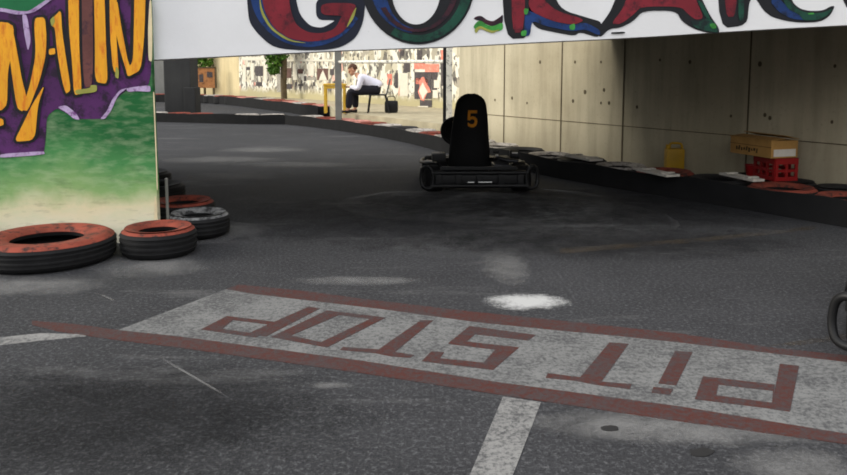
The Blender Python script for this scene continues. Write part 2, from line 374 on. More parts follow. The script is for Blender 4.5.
for px, py in ((575,62),(601,62),(573,101),(601,103),(609,103),(637,107),(527,103),(512,98),(731,116),(770,118),(832,122),(660,60),(690,62),(760,64),(835,66),(495,100),(540,62),(585,92),(604,90),(765,115)):
    p = onW(px, py, .002); lathe(bm, [(.001,0),(.035,0),(.035,.004),(.001,.004)], 10, 'Y', (0,0,0)) if False else None
    u = d_w; r = .019*(.7+.6*random.random())
    sheet(bm, [p + u*r*math.cos(a) + Vector((0,0,1))*r*1.3*math.sin(a) for a in [2*PI*k/10 for k in range(10)]], .003, -n_w)
obj('tie_hole', bm, M['joint'], wall_r)

# ------------------------------------------------------------------ white lintel wall with GO KART lettering
YB = 5.55
def PB(px, py, lift=0.0): return atY(px, py, YB - lift)
bm = B()
bot = [(140,60.5),(260,54.5),(340,50.5),(450,46.7),(520,43),(600,39.3),(660,36),(720,32),(780,28.5),(847,25),(1075,13)]
pts = [PB(*p) for p in bot]
sheet(bm, pts + [Vector((pts[-1].x, YB, 3.2)), Vector((pts[0].x, YB, 3.2))], .3, (0,1,0))
wall_f = struct(obj('wall_front', bm, M['whitewash']))
def soft(poly, g=.2, it=2):
    for _ in range(it):
        out = []
        for i in range(len(poly)):
            a, b = poly[i], poly[(i+1) % len(poly)]
            out += [(a[0]+(b[0]-a[0])*g, a[1]+(b[1]-a[1])*g), (b[0]+(a[0]-b[0])*g, b[1]+(a[1]-b[1])*g)]
        poly = out
    return poly
def spray(name, layers, label=None, parent=None, P=PB, base=.0015):
    """one painted letter: dark outline with the colour fills as its children"""
    root = None
    for i, (poly, m, nm) in enumerate(layers):
        bm = B(); ps = poly if isinstance(poly[0][0], (tuple, list)) else [poly]
        for q in ps: sheet(bm, [P(x, y, base + .0016*i) for x, y in (soft(q) if len(ps) < 20 else q)], .0014, (0,-1,0))
        o = obj(name if root is None else nm, bm, m, root or parent)
        if root is None:
            root = o
            if label: o['label'] = label
    return root
def ring(cx, cy, rx, ry, ix, iy, irx, iry, a0, a1, n=28):
    o, i = arc(cx, cy, rx, ry, a0, a1, n), arc(ix, iy, irx, iry, a0, a1, n)
    return [[o[k], o[k+1], i[k+1], i[k]] for k in range(n)]
# G
spray('letter', [
 ([(365,-4),(365.5,2),(363.5,22),(356,38),(342,47),(326,50),(304,50.5),(282,49),(270,45),(258,34),(249,22),(247,0),(248,-25),(256,-48),(272,-64),(300,-72),(330,-68),(352,-54),(352,-34),(330,-40),(312,-42),(300,-30),(296,-12),(296,0),(300,15),(310,26),(322,28),(333,22),(335,20),(316,20),(316,-4)], M['g_navy'], 'outline'),
 (ring(308,-10,58,57,310,-14,47,53,185,30,26), M['g_blue'], 'blue_shadow'),
 ([(356,3),(355,12),(345,31),(330,39),(310,42),(290,39),(275,29),(266,15),(262,0),(262,-24),(268,-42),(280,-55),(302,-62),(328,-60),(344,-50),(344,-42),(328,-47),(306,-49),(294,-36),(289,-14),(289,0),(291,12),(296,25),(308,32.5),(322,33.5),(335,29),(341,18),(342,15.5),(321,15),(321,3)], M['g_red'], 'red_fill'),
 ([[(357,6),(354,18),(346,29),(349,21),(353,12)], [(259,-10),(262,10),(272,28),(290,40),(310,43.5),(288,41.5),(270,29),(260,12)]], M['g_hi'], 'highlight'),
], 'letter G with red fill and blue shadow', wall_f)
# O
spray('letter', [
 (ring(418,-18,57,62.5,416,-10,24.5,34.5,0,360,44), M['g_black'], 'outline'),
 (ring(416,-17,46,50,416,-12,30,40,95,215,24), M['g_blue'], 'blue_shadow'),
 (ring(418,-18,55,60,418,-20,46,55,-40,120,24), M['g_green'], 'green_shade'),
 (ring(417,-16,42,48,417,-15,36,44,-20,150,22), M['g_maroon'], 'red_fill'),
], 'dark letter O with blue and green shading', wall_f, base=.004)
spray('hyphen', [([(473,19),(476,16.5),(481,15.5),(487,20),(493,21.5),(500,17),(503,14),(503,24),(493,27),(486,24),(480,21)], M['g_maroon'], 'outline'),
 ([(473,27),(477,21.5),(481,20.5),(487,25),(493,26.5),(503,22),(503,30),(493,32.5),(487,30),(481,27),(477,31)], M['g_lime'], 'green_fill'),
 ([(474,29.5),(480,25.5),(487,29),(493,31),(501,29),(493,33.5),(487,31.5),(480,28),(476,34)], M['g_hi'], 'highlight')], 'wavy green hyphen between GO and KART', wall_f)
# K
spray('letter', [
 ([[(502.5,-78),(534,-78),(534,37.5),(503,39.5)], [(530,-18),(575,-78),(606,-76),(552,-8),(562,10),(588.5,18),(602.6,22),(600,38.5),(580,32),(574.5,36),(558,33),(534,28),(528,8)]], M['g_black'], 'outline'),
 ([[(513,-70),(525,-70),(525,32),(511,33)], [(530,-10),(578,-70),(594,-70),(540,-4),(556,11),(586,19.5),(574,25),(552,21),(528,10)]], M['g_red'], 'red_fill'),
 ([[(528,10),(550,20.5),(572,25.5),(585,22),(600,30),(600,36),(585,29),(572,31.5),(545,26),(532,20),(530,36),(524,36),(525,10)]], M['g_blue'], 'blue_shadow'),
 ([[(569,25.5),(575,23),(575,30),(570,30)], [(521,31),(527,30),(526,36),(521,36)], [(524,8),(529,9),(527,15),(524,14)]], M['g_lime'], 'highlight'),
], 'letter K with red fill and blue leg', wall_f)
# A
spray('letter', [
 ([[(615,0),(610,12),(602,23),(596,31),(600,38),(609,29),(620.7,27.6),(633,21.5),(643,10.7),(676,10.7),(682,21.5),(694,29),(706.7,32.5),(719,34),(719,28),(711,17),(703.6,3),(690,-30),(672,-78),(646,-78),(628,-30)]], M['g_black'], 'outline'),
 ([[(626,0),(622,10),(611,24),(621,24),(634,14),(641,6.5),(681,6.5),(688,14),(696,20),(704,18),(696,0),(682,-36),(664,-68),(652,-68),(636,-30)]], M['g_red'], 'red_fill'),
 ([[(690,20),(700,22),(705,18),(711,19),(718,29),(718,32.5),(706,31),(694,27)], [(697,0),(702,2),(711,19),(706,19)]], M['g_green'], 'green_shade'),
 ([[(646,-10),(676,-10),(664,-44),(656,-44)]], M['p_white'], 'counter'),
 ([[(709,24),(715,23),(717,28),(712,29)]], M['g_lime'], 'highlight'),
 ([[(611,32.2),(625,31.6),(625,33.6),(611,34)]], M['g_black'], 'drip'),
], 'letter A with flared feet and red fill', wall_f, base=.003)
# R
spray('letter', [
 ([[(718,-78),(775,-78),(796,-62),(798,-40),(780,-22),(792,0),(794,4),(800.6,9),(810,11),(823,10.5),(831,6),(835,6),(830,16),(820,22),(800.6,22.8),(786,21),(771.5,17),(763,10),(757,0),(753,-4),(749,3),(747,25.5),(718,28.5)]], M['g_black'], 'outline'),
 ([[(725,-70),(737,-70),(737,16.5),(724.6,17)], [(740,-68),(770,-68),(784,-56),(780,-36),(760,-26),(742,-26),(742,-34),(766,-38),(770,-52),(764,-60),(740,-60)]], M['g_red'], 'red_fill'),
 ([[(776,-6),(783,3),(795,12),(808,15.5),(808,20.5),(792,19),(780,13),(770,2)]], M['g_blue'], 'blue_shadow'),
 ([[(780,-12),(790,2),(800,11),(812,13.5),(824,12.5),(833,8),(828,15),(818,20),(803,20.5),(800,15),(786,8)], [(739,-20),(744,-20),(744,22),(738,20)]], M['g_green'], 'green_shade'),
 ([[(808,13),(814,12.6),(814,14.4),(808,14.6)]], M['g_lime'], 'highlight'),
], 'letter R with a long curling green leg', wall_f)
spray('letter', [([[(842,9.5),(870,8),(870,-50),(892,-50),(892,-78),(818,-78),(818,-50),(842,-50)]], M['g_black'], 'outline'),
 ([[(849,4),(863,4),(863,-56),(885,-56),(885,-70),(826,-70),(826,-56),(849,-56)]], M['g_red'], 'red_fill')], 'dark letter T cut by the edge of the view', wall_f)

# deck over the track behind the lintel
bm = B(); sheet(bm, [(-14,YB+.31,1.70),(6.2,YB+.31,1.70),(2.35,9.75,1.70),(-14,9.75,1.70)], .5, (0,0,1))
struct(obj('ceiling', bm, M['deck']))

# ------------------------------------------------------------------ left graffiti wall
YL = 5.5
def PL(px, py, lift=0.0): return atY(px, py, YL - lift)
bm = B()
e = [PL(158.3,250), PL(158,222), PL(152.5,86), PL(149.5,0)]; e[0].z = 0
top = e[-1] + (e[-1]-e[-2])*((3.2-e[-1].z)/(e[-1].z-e[-2].z))
pt = [Vector((-9,YL,0))] + e + [top, Vector((-9,YL,3.2))]
sheet(bm, pt, .05, (0,1,0))
wall_l = struct(obj('wall_left', bm, M['greenwall']))
def gpart(name, polys, m, k, label=None):
    bm = B()
    for q in polys: sheet(bm, [PL(x, y, .001 + .0015*k) for x, y in soft(q, .16, 2)], .0014, (0,-1,0))
    o = obj(name, bm, m, wall_l)
    if label: o['label'] = label
    return o
gpart('painted_background', [[(-160,157),(0,157),(30,156),(44,154),(46,136),(47,116),(57,108),(66,113),(76,119),(104,119),(112,106),(118,97),(127,90),(152,86),(149.6,-4),(147,-80),(-160,-80)]], M['g_purple'], 0, 'purple spray cloud behind the yellow lettering')
gpart('painted_cap', [[(-60,8),(0,8),(6,9),(18,11),(28,11),(36,7),(46,2),(49,-4),(40,-40),(-60,-40)]], M['g_top'], 1)
gpart('painted_glow', [[(-60,8),(0,7.5),(18,11),(28,11.5),(37,6),(50,-3),(54,-2),(42,7),(34,12.5),(18,15),(0,11),(-60,11)], [(22,14),(27,15),(31,40),(28,52),(24,32)], [(57,107),(66,105),(76,113),(80,120),(74,119),(66,112)], [(100,119),(107,111),(113,98),(120,90),(128,87.5),(118,95),(111,111),(105,119)], [(126,88),(150,85),(151,92),(138,91),(128,92)], [(0,154),(44,151),(45,154.5),(0,158)]], M['g_lav'], 2)
strokes = [
 [(-30,22),(14,22),(13,50),(8,70),(7,111),(-30,111)],
 [(13,30),(16,45),(22,80),(27,98),(23,112),(17,108),(12,75),(9,50)],
 [(34,18),(45,17),(46.5,35),(46,55),(40,80),(28,111),(22,110),(30,85),(36,55)],
 [(45,84),(38,105),(35,140),(14,142),(24,122),(32,105)],
 [(49,49),(55,48),(55.5,54),(49,55)],
 [(52,19),(61,9.5),(62,30),(66,58),(71,90),(66,94),(62,80),(57,50),(55,28),(52,26)],
 [(67,-60),(79,-60),(79,45),(82,94),(74,95),(72,60),(69,30)],
 [(93,-60),(103,-60),(106,45),(108,84),(95,82),(95,40)],
 [(109,-60),(118,-60),(116,30),(119,76),(113,70),(110,35)],
 [(117,-2),(121,25),(128,62),(134,74),(128,76),(120,50),(113,20)],
 [(135,-60),(147,-60),(144.5,35),(141,70),(128,77),(126,70),(133,62),(134,30)],
 [(-30,116),(3,118),(4,126),(-30,130)],
]
def grow(poly, g):
    cx = sum(p[0] for p in poly)/len(poly); out = []
    n = len(poly)
    for i in range(n):                       # offset outwards along the mitre
        a, b, c = Vector(poly[i-1]), Vector(poly[i]), Vector(poly[(i+1) % n])
        d1 = (b-a).normalized(); d2 = (c-b).normalized(); n1 = Vector((d1.y,-d1.x)); n2 = Vector((d2.y,-d2.x))
        m = (n1+n2); m = m/max(.6, m.length) if m.length > 1e-4 else n1
        out.append(tuple(b + m*g))
    A = lambda q: sum(q[i][0]*q[(i+1) % n][1]-q[(i+1) % n][0]*q[i][1] for i in range(n))
    if abs(A(out)) < abs(A(poly)): return grow_neg(poly, g)
    return out
def grow_neg(poly, g): return grow(poly[::-1], g)
for k, s in enumerate(strokes): gpart('letter_outline', [grow(s, 3.4)], M['g_black'], 3 + .02*k)
gpart('letter_fill', [[(81,-60),(92,-60),(93.5,86),(83,88)]], M['g_brown'], 4)
for k, s in enumerate(strokes): gpart('letter_stroke', [s], M['g_yellow'], 5 + .02*k)
gpart('letter_highlight', [[(75,90),(90,88),(91,85),(97,85),(97,92),(76,94.5)], [(116,66),(119,70),(118.5,79),(115,77)], [(50,20),(54,16),(55,22),(52,27)]], M['g_hi'], 6)
gpart('painted_edge', [[(149.5,0),(148,30),(148.5,60),(152,62),(152.5,40),(151.5,0)], [(155,190),(157.8,221),(158.1,235),(154,235)], [(154.5,92),(153,92),(155.5,150),(156.8,190),(158,190)]], M['g_cream'], 6)

# ------------------------------------------------------------------ tyres
def make_tyre(R, Hh, top, name='tyre', hole=.55, grooves=True, parent=None, seg=40):
    h = Hh; r = R; ri = R*hole; q = min(.25*h, .045)
    prof = [(ri, .012), (ri+.02, 0), (r-q, 0), (r-q*.3, q*.45), (r, q), ]
    if grooves:
        for f in (.30, .50, .70):
            zc = h*f; prof += [(r, zc-.012), (r-.008, zc-.010), (r-.008, zc+.010), (r, zc+.012)]
    prof += [(r, h-q), (r-q*.35, h-q*.5), (r-q, h-.006), (r*.86, h), ]
    prof += [(r*.80, h-.004), (ri+.025, h-.010), (ri, h-.03), (ri+.012, h-.06), (r*.86, h-.07), (r*.9, h*.5), (r*.86, .06), (ri+.012, .05)]
    bm = B(); lathe(bm, prof, seg)
    # wobble: old tyres are never quite round
    o = obj(name, bm, M['rubber'], parent, smooth=True)
    bm = B()
    p2 = [(r-q*.30, h-q*.48), (r-q, h-.003), (r*.86, h+.003), (r*.80, h-.001), (ri+.025, h-.007), (ri-.003, h-.03), (ri+.0, h-.034), (ri+.024, h-.012), (r*.80, h-.006), (r*.86, h-.002), (r-q, h-.008)]
    lathe(bm, p2, seg)
    obj('sidewall', bm, top, o, smooth=True); return o
TY = {}
def tyre(loc, R, Hh, top, label, group=None, rz=None, tilt=(0,0)):
    key = (R, Hh, top.name)
    if key not in TY: o = TY[key] = make_tyre(R, Hh, top, 'tyre', .53, True)
    else: o = copy_tree(TY[key])
    if 'group' in o: del o['group']
    o.location = loc; o.rotation_euler = (tilt[0], tilt[1], random.uniform(0, 6) if rz is None else rz)
    return tag(o, label, 'tyre', group)
def cpos(px, py, z): p = G(px, py, z); return Vector((p.x, p.y, 0))
# against the graffiti wall
g0 = 'tyres around the graffiti wall'
tyre((-2.57,5.03,0), .44, .17, M['red_top'], 'largest red-topped tyre lying in front of the graffiti wall, cut by the left edge', g0)
def tpx(px, py, z): p = G(px, py, z); return (p.x, p.y, 0)
tyre((-1.87,5.20,0), .26, .19, M['red_top'], 'red-topped tyre lying at the right corner of the graffiti wall', g0)
tyre((-1.76,5.78,0), .24, .18, M['pale_top'], 'worn whitish-topped tyre behind the red one at the graffiti wall corner', g0)
tyre((-2.06,6.33,0), .27, .18, M['red_top'], 'red-topped tyre behind the whitish one, half hidden by the graffiti wall', g0)
tyre((-2.60,7.10,0), .31, .20, M['black_top'], 'black tyre behind the graffiti wall edge, next beyond the red one', g0)
tyre((-3.02,7.95,0), .31, .20, M['black_top'], 'farthest black tyre of the row behind the graffiti wall edge', g0)
tyre((-3.35,5.12,0), .33, .17, M['black_top'], 'black tyre left of the largest red-topped one, outside the graffiti corner', g0)
# thin pipe at the wall edge
p = PL(161.5, 200); p.y = YL+.12
bm = B(); tube(bm, [(p.x-.0,YL+.12,0),(p.x,YL+.12,.46)], .012, 8); ball(bm, (p.x,YL+.12,.46), .014, 8)
tag(obj('pipe', bm, M['grey_metal']), 'thin grey pipe stub standing behind the graffiti wall edge', 'pipe')

# chains of barrier tyres: positions at even spacing behind the front line
def walk(line, step, off):
    pts = []; L = 0.0; nxt = off
    for a, b in zip(line, line[1:]):
        d = (b-a).length
        while nxt <= L + d:
            t = (nxt-L)/d; dirv = (b-a).normalized(); pts.append((a.lerp(b, t), dirv)); nxt += step
        L += d
    return pts
def normal_right(d): return Vector((d.y, -d.x, 0))
def word(n): return ['first','second','third','fourth','fifth','sixth','seventh','eighth','ninth','tenth','eleventh','twelfth','thirteenth','fourteenth','fifteenth','sixteenth'][n]
adj = {'red_top':'red-topped', 'white_top':'white-topped', 'pink_top':'faded pink-topped', 'black_top':'plain black'}
def chain(line, colours, R, Hh, where, frm, group, off0=.05):
    cnt = {}
    tot = {}
    ps = walk(line, 2*R+.02, off0 + R)
    seq = [colours[i % len(colours)] for i in range(len(ps))]
    for c in seq: tot[c] = tot.get(c, 0)+1
    out = []
    for (p, d), c in zip(ps, seq):
        k = cnt.get(c, 0); cnt[c] = k+1
        pos = p + normal_right(d)*(R+.035)
        lab = ('the only %s tyre %s' % (adj[c], where)) if tot[c] == 1 else ('%s tyre %s, %s %s one from %s' % (adj[c], where, word(k), adj[c].split('-')[0].replace('plain ','').replace('faded ',''), frm))
        out.append(tyre(pos, R, Hh, M[c], lab, group)); 
    return out
BH = .22
right_line = [BF[0], BF[1], BF[2], BF[3], BF[4], BF[5]]
chain(right_line, ['red_top','red_top','red_top','black_top','red_top','white_top','black_top','white_top','black_top','white_top','white_top','black_top','white_top','white_top'], .31, BH-.01, 'along the concrete wall', 'the right', 'tyres of the barrier along the concrete wall', .02)
mid_line = [BF[5], BF[6], BF[7], BF[8], BF[9]]
chain(mid_line, ['white_top','red_top','white_top','black_top','white_top','red_top','pink_top','pink_top','red_top','white_top'], .31, BH-.01, 'before the seated person', 'the kart', 'tyres of the barrier before the seated person', .1)
left_line = [BF[9], BF[10], BF[11], BF[12]]
chain(left_line, ['white_top','white_top','black_top','red_top','red_top','white_top','red_top','black_top','white_top'], .31, BH-.01, 'before the dark column', 'the right', 'tyres of the barrier before the dark column', .1)
B2 = [G(*p) for p in ((318,117.5),(290,113),(260,109),(232,105.5),(198,103),(130,101.5))]
chain(B2, ['pink_top','red_top','white_top','pink_top','red_top','red_top','white_top','black_top','pink_top','red_top','red_top','white_top','red_top'], .40, .30, 'below the collage wall', 'the yellow table', 'tyres of the rear barrier', .2)
# second, unpainted row against the wall near the crate
for i, t in enumerate((-.9, -.44, .02, .48, .94, 1.40)):
    pos = w0 + d_w*t - n_w*.235
    tyre(pos, .22, .19, M['black_top'], 'small black tyre against the concrete wall, %s one from the right' % word(i), 'black tyres against the concrete wall')
def belt(line, label, h):
    bm = B(); P = []
    sm = smooth_path(line, 5)
    n = len(sm); front = []
    for i, p in enumerate(sm):
        d = (sm[min(i+1, n-1)] - sm[max(i-1, 0)]).normalized(); front.append((p, normal_right(d)))
    rows = []
    for i, (p, nr) in enumerate(front):
        z = h + .012*math.sin(i*1.3) 
        q = [p, p + Vector((0,0,z)), p + nr*.02 + Vector((0,0,z)), p + nr*.02]
        rows.append([bm.verts.new(v) for v in q])
    for a, b in zip(rows, rows[1:]):
        for k in range(4): bm.faces.new((a[k], a[(k+1) % 4], b[(k+1) % 4], b[k]))
    bm.faces.new(rows[0]); bm.faces.new(rows[-1][::-1])
    o = obj('barrier_belt', bm, M['belt'])
    tag(o, label, 'crash barrier')
belt(right_line, 'black belt facing the tyre barrier along the concrete wall', BH)
belt(mid_line, 'black belt facing the tyre barrier before the seated person', BH)
belt(left_line, 'black belt facing the tyre barrier before the dark column', BH)
belt(B2, 'black belt facing the rear tyre barrier below the collage wall', .30)

# ------------------------------------------------------------------ things on / behind the right barrier
# red crate
cz = .195
c0 = G(772, 179, cz); 
crz = math.atan2(d_w.y, d_w.x)
cpos_ = w0 + d_w*((c0-w0).dot(d_w)) - n_w*.30; cpos_.z = cz
cr = thing('plastic_crate', 'red plastic crate under the cardboard box by the concrete wall', 'crate', cpos_, crz + PI/2 + 1.2)
bm = B(); cw, cd, chh = .33, .25, .225
box(bm, (0,0,.008), (cw,cd,.016))
obj('base', bm, M['red_plastic'], cr)
def lattice(n, horiz, c, wid, hgt, ax):
    bm = B()
    for k in range(n):
        u = -wid/2 + .018 + (wid-.036)*k/(n-1); s = (.03, .014, hgt) if ax == 'x' else (.014, .03, hgt)
        box(bm, (c[0]+(u if ax == 'x' else 0), c[1]+(u if ax == 'y' else 0), hgt/2), s)
    for z, t in ((hgt-.03, .06), (hgt*.45, .025), (.02, .04)):
        box(bm, (c[0], c[1], z), (wid, .016, t) if ax == 'x' else (.016, wid, t))
    return bm
for sy in (-1, 1): obj('side_panel', lattice(4, 3, (0, sy*cd/2), cw, chh, 'x'), M['red_plastic'], cr)
for sx in (-1, 1): obj('end_panel', lattice(3, 3, (sx*cw/2, 0), cd, chh, 'y'), M['red_plastic'], cr)
# cardboard box on the crate
bx = thing('cardboard_box', 'brown cardboard box with a white label sitting on the red crate', 'box', cpos_ + Vector((-.03,.02,chh+.004)) + d_w*.10, crz + PI/2 + 1.3)
w, d, h = .58, .32, .17
bm = B(); box(bm, (0,0,h/2), (w,d,h), bev=.004); obj('carton', bm, M['card'], bx)
bm = B(); box(bm, (0,-d*.27,h+.012), (w*1.01,d*.52,.006), Matrix.Rotation(.10,3,'X')); obj('flap', bm, M['card'], bx)
bm = B(); box(bm, (0,d*.27,h+.03), (w*1.01,d*.52,.006), Matrix.Rotation(-.22,3,'X')); obj('flap', bm, M['card'], bx)
bm = B(); box(bm, (w*.505+.0,0,h*.30), (.004,d*.82,h*.42)); obj('paper_label', bm, M['paper'], bx)
bm = B(); box(bm, (0,-d*.505,h*.62), (w,.004,.008)); 
obj('seam', bm, M['card_in'], bx)
bm = B()
for i in range(9): box(bm, (-.19+.036*i,-d*.505,h*.36+.006*math.sin(i*2.1)), (.02+.006*math.sin(i*3),.003,.035+.012*math.sin(i*1.7)), Matrix.Rotation(.25*math.sin(i*1.9),3,'Y'))
obj('print', bm, M['ink'], bx)
# red bucket
bp_ = w0 + d_w*((G(733,178,cz)-w0).dot(d_w)) - n_w*.30; bp_.z = cz
bk = thing('bucket', 'small red bucket left of the red crate', 'bucket', bp_)
bm = B(); lathe(bm, [(.001,0),(.052,0),(.072,.105),(.077,.105),(.077,.115),(.066,.115),(.048,.008),(.001,.008)], 20); obj('body', bm, M['red_plastic'], bk, smooth=True)
bm = B(); tube(bm, [(.074*math.cos(a), .03*0-.0 + .0, .108) if False else (.075*math.cos(a), .05*math.sin(a)*-1, .11-.02*math.sin(a)) for a in [PI*k/12 for k in range(13)]], .003, 6); obj('handle', bm, M['dark_metal'], bk, smooth=True)
# yellow jerrycan
jp = onW(674.5, 150, .22); jp.z = 0
jc = thing('jerrycan', 'yellow plastic jerrycan standing against the concrete wall', 'jerrycan', jp, -.06)
bm = B(); box(bm, (0,0,.19), (.205,.14,.38), bev=.02); obj('body', bm, M['yellow_plastic'], jc, smooth=True)
bm = B(); tube(bm, smooth_path([(-.055,0,.375),(-.05,0,.43),(.0,0,.44),(.07,0,.43),(.085,0,.375)], 5), .014, 8); obj('handle', bm, M['yellow_plastic'], jc, smooth=True)
bm = B(); lathe(bm, [(.001,.37),(.026,.37),(.026,.42),(.022,.425),(.001,.425)], 14, c=(-.075,0,0)); obj('cap', bm, M['yellow_plastic'], jc, smooth=True)
# loose white boards lying on the tyres
def board(px, py, L_, Wd, rz, label, z=BH+.012):
    p = G(px, py, z); bm = B(); box(bm, (0,0,.012), (L_,Wd,.024), bev=.004)
    for q in (-.3,.3): box(bm, (L_*q,0,.03), (.05,Wd*1.02,.014), bev=.003)
    o = obj('board', bm, M['plank'], loc=p); o.rotation_euler = (0,0,rz); tag(o, label, 'board', 'loose white boards on the barrier')
board(741,178,.50,.13,crz-.30,'dirty white board lying on the tyres in front of the red crate')
board(657,173.5,.52,.16,crz-.25,'dirty white board lying on the tyres below the yellow jerrycan')
board(583,158.5,.55,.18,crz-.2,'dirty white board lying on the far tyres left of the jerrycan')

# ------------------------------------------------------------------ kart
def make_kart(label):
    K = thing('go_kart', label, 'go kart')
    kb, kf = M['kart_black'], M['kart_frame']
    # rear bumper: two rails and a moulded plate with rounded end loops
    bm = B(); tube(bm, [(-.50,.03,.10),(.50,.03,.10)], .022, 10); tube(bm, [(-.50,.03,.235),(.50,.03,.235)], .022, 10)
    for x in (-.42,-.22,.0,.22,.42): box(bm, (x,.035,.168), (.06,.03,.15), bev=.006)
    box(bm, (0,.055,.165), (.96,.016,.09), bev=.005)
    rb = obj('rear_bumper', bm, kb, K, smooth=True)
    for s in (-1, 1):
        bm = B(); loop = smooth_path([(s*.50,.03,.08),(s*.575,.05,.09),(s*.60,.07,.17),(s*.585,.06,.27),(s*.53,.035,.30),(s*.485,.03,.24),(s*.48,.03,.15)], 5, True)
        tube(bm, loop, .020, 10, True); obj('bumper_loop', bm, kb, rb, smooth=True)
        bm = B(); tube(bm, [(s*.48,.05,.17),(s*.40,.35,.13)], .016, 8); obj('bumper_mount', bm, kf, rb, smooth=True)
    bm = B(); tube(bm, [(-.13,-.004,.142),(-.06,-.004,.142)], .011, 10); tube(bm, [(-.02,-.004,.142),(.12,-.004,.142)], .012, 10); obj('chrome_strip', bm, M['steel'], rb, smooth=True)
    # chassis rails and floor pan
    bm = B()
    for s in (-1, 1): tube(bm, smooth_path([(s*.34,.10,.11),(s*.32,.55,.07),(s*.30,1.0,.07),(s*.20,1.45,.08),(s*.18,1.62,.10)], 4), .016, 8)
    for y in (.25,.62,1.05,1.5): tube(bm, [(-.30,y,.08),(.30,y,.08)], .014, 8)
    obj('chassis', bm, kf, K, smooth=True)
    bm = B(); box(bm, (0,1.1,.055), (.52,.9,.008)); obj('floor_pan', bm, M['dark_metal'], K)
    # axle and wheels
    bm = B(); tube(bm, [(-.54,.30,.14),(.54,.30,.14)], .02, 10); lathe(bm, [(.02,.12),(.10,.12),(.10,.13),(.02,.13)], 24, 'X', (0,.30,.14)); obj('rear_axle', bm, M['dark_metal'], K, smooth=True)
    for x, y, wd, r in ((-.46,.30,.19,.14),(.46,.30,.19,.14),(-.47,1.34,.125,.13),(.47,1.34,.125,.13)):
        bm = B(); hw = wd/2
        lathe(bm, [(.068,-hw*.9),(r*.8,-hw),(r*.95,-hw*.85),(r,-hw*.6),(r,hw*.6),(r*.95,hw*.85),(r*.8,hw),(.068,hw*.9)], 28, 'X', (x,y,r))
        wh = obj('wheel', bm, M['rubber'], K, smooth=True)
        bm = B(); lathe(bm, [(.015,-hw*.5),(.045,-hw*.5),(.066,-hw*.92),(.068,-hw*.92),(.068,hw*.92),(.066,hw*.92),(.045,hw*.5),(.015,hw*.5)], 20, 'X', (x,y,r)); obj('rim', bm, M['dark_metal'], wh, smooth=True)
    # seat: high-backed bucket shell, leaning to the rear
    sx = -.075
    bm = B(); prof = [(.60,.14,.20),(.50,.14,.225),(.40,.20,.225),(.35,.32,.22),(.315,.45,.215),(.285,.58,.20),(.26,.72,.185),(.235,.84,.172),(.215,.93,.158),(.207,.975,.138),(.202,1.005,.108),(.20,1.028,.068),(.199,1.037,.03)]
    rows = []
    for y, z, hw in prof:
        row = []
        for k in range(9):
            u = -1 + 2*k/8; curl = .11*(abs(u)**3) if z < .7 else .055*(abs(u)**3)
            row.append((sx + hw*u, y + curl, z + (.10*abs(u)**4 if z < .16 else 0)))
        rows.append(row)
    V0 = [[bm.verts.new(p) for p in r] for r in rows]; V1 = [[bm.verts.new((p[0], p[1]-.028, p[2]-.01)) for p in r] for r in rows]
    for V, f in ((V0, False), (V1, True)):
        for a, b in zip(V, V[1:]):
            for k in range(8): bm.faces.new((a[k], a[k+1], b[k+1], b[k]) if f else (a[k], b[k], b[k+1], a[k+1]))
    for a, b in ((0, 0), (-1, -1)):
        for k in range(8): bm.faces.new((V0[a][k], V0[a][k+1], V1[b][k+1], V1[b][k]))
    for k in (0, 8):
        for i in range(len(rows)-1): bm.faces.new((V0[i][k], V0[i+1][k], V1[i+1][k], V1[i][k]))
    seat = obj('seat', bm, M['seat_black'], K, smooth=True)
    bm = B(); box(bm, (sx+.005,.335,.345), (.20,.02,.05), Matrix.Rotation(.2,3,'X'), .006); obj('seat_patch', bm, M['seat_red'], seat, smooth=True)
    # the number 5 on the back of the seat
    bm = B(); nx, nz, sc = sx+.010, .775, .090
    five = [(-.62,1),(.66,1),(.66,.66),(-.28,.66),(-.31,.22),(.02,.30),(.40,.24),(.68,.0),(.74,-.35),(.62,-.72),(.30,-.97),(-.15,-1.0),(-.62,-.82),(-.62,-.42),(-.25,-.62),(.08,-.64),(.30,-.50),(.36,-.30),(.28,-.10),(.05,-.02),(-.22,-.06),(-.36,-.18),(-.68,-.12)]
    f = lambda z: .26 - .028 + (z-.72)*(-.025/.12) - .010
    sheet(bm, [(nx + x*sc*.80, f(nz+z*sc) , nz + z*sc) for x, z in five], .004, (0,-1,-.2)); obj('number', bm, M['orange'], seat)['label'] = 'orange number 5 on the seat back'
    # steering wheel and column
    bm = B(); c = Vector((-.19,.80,.60)); u = Vector((1,0,0)); v = Vector((0,.62,.78)).normalized()*1.0
    v = Vector((0,.50,.866)); tube(bm, [c + u*.15*math.cos(a) + v*.15*math.sin(a) for a in [2*PI*k/28 for k in range(28)]], .030, 10, True)
    for a in (PI/2+.0, PI*1.17, PI*1.83): tube(bm, [c, c + u*.14*math.cos(a) + v*.14*math.sin(a)], .014, 6)
    box(bm, c, (.25,.05,.20), Matrix.Rotation(-.5,3,'X'), .01)
    st = obj('steering_wheel', bm, kb, K, smooth=True)
    bm = B(); tube(bm, [c, (-.15,1.25,.20)], .014, 8); obj('steering_column', bm, M['dark_metal'], st, smooth=True)
    # side pods with a raised rear box, front fairing, nose bumper
    for s in (-1, 1):
        bm = B(); P = [(s*.40,.52),(s*.56,.50),(s*.60,.62),(s*.58,1.05),(s*.52,1.16),(s*.40,1.14)]
        sheet(bm, [(x,y,.07) for x, y in P], .17, (0,0,1)); bmesh.ops.bevel(bm, geom=[e_ for e_ in bm.edges if all(v_.co.z > .2 for v_ in e_.verts)], offset=.03, segments=2, affect='EDGES')
        obj('side_pod', bm, kb, K, smooth=True)
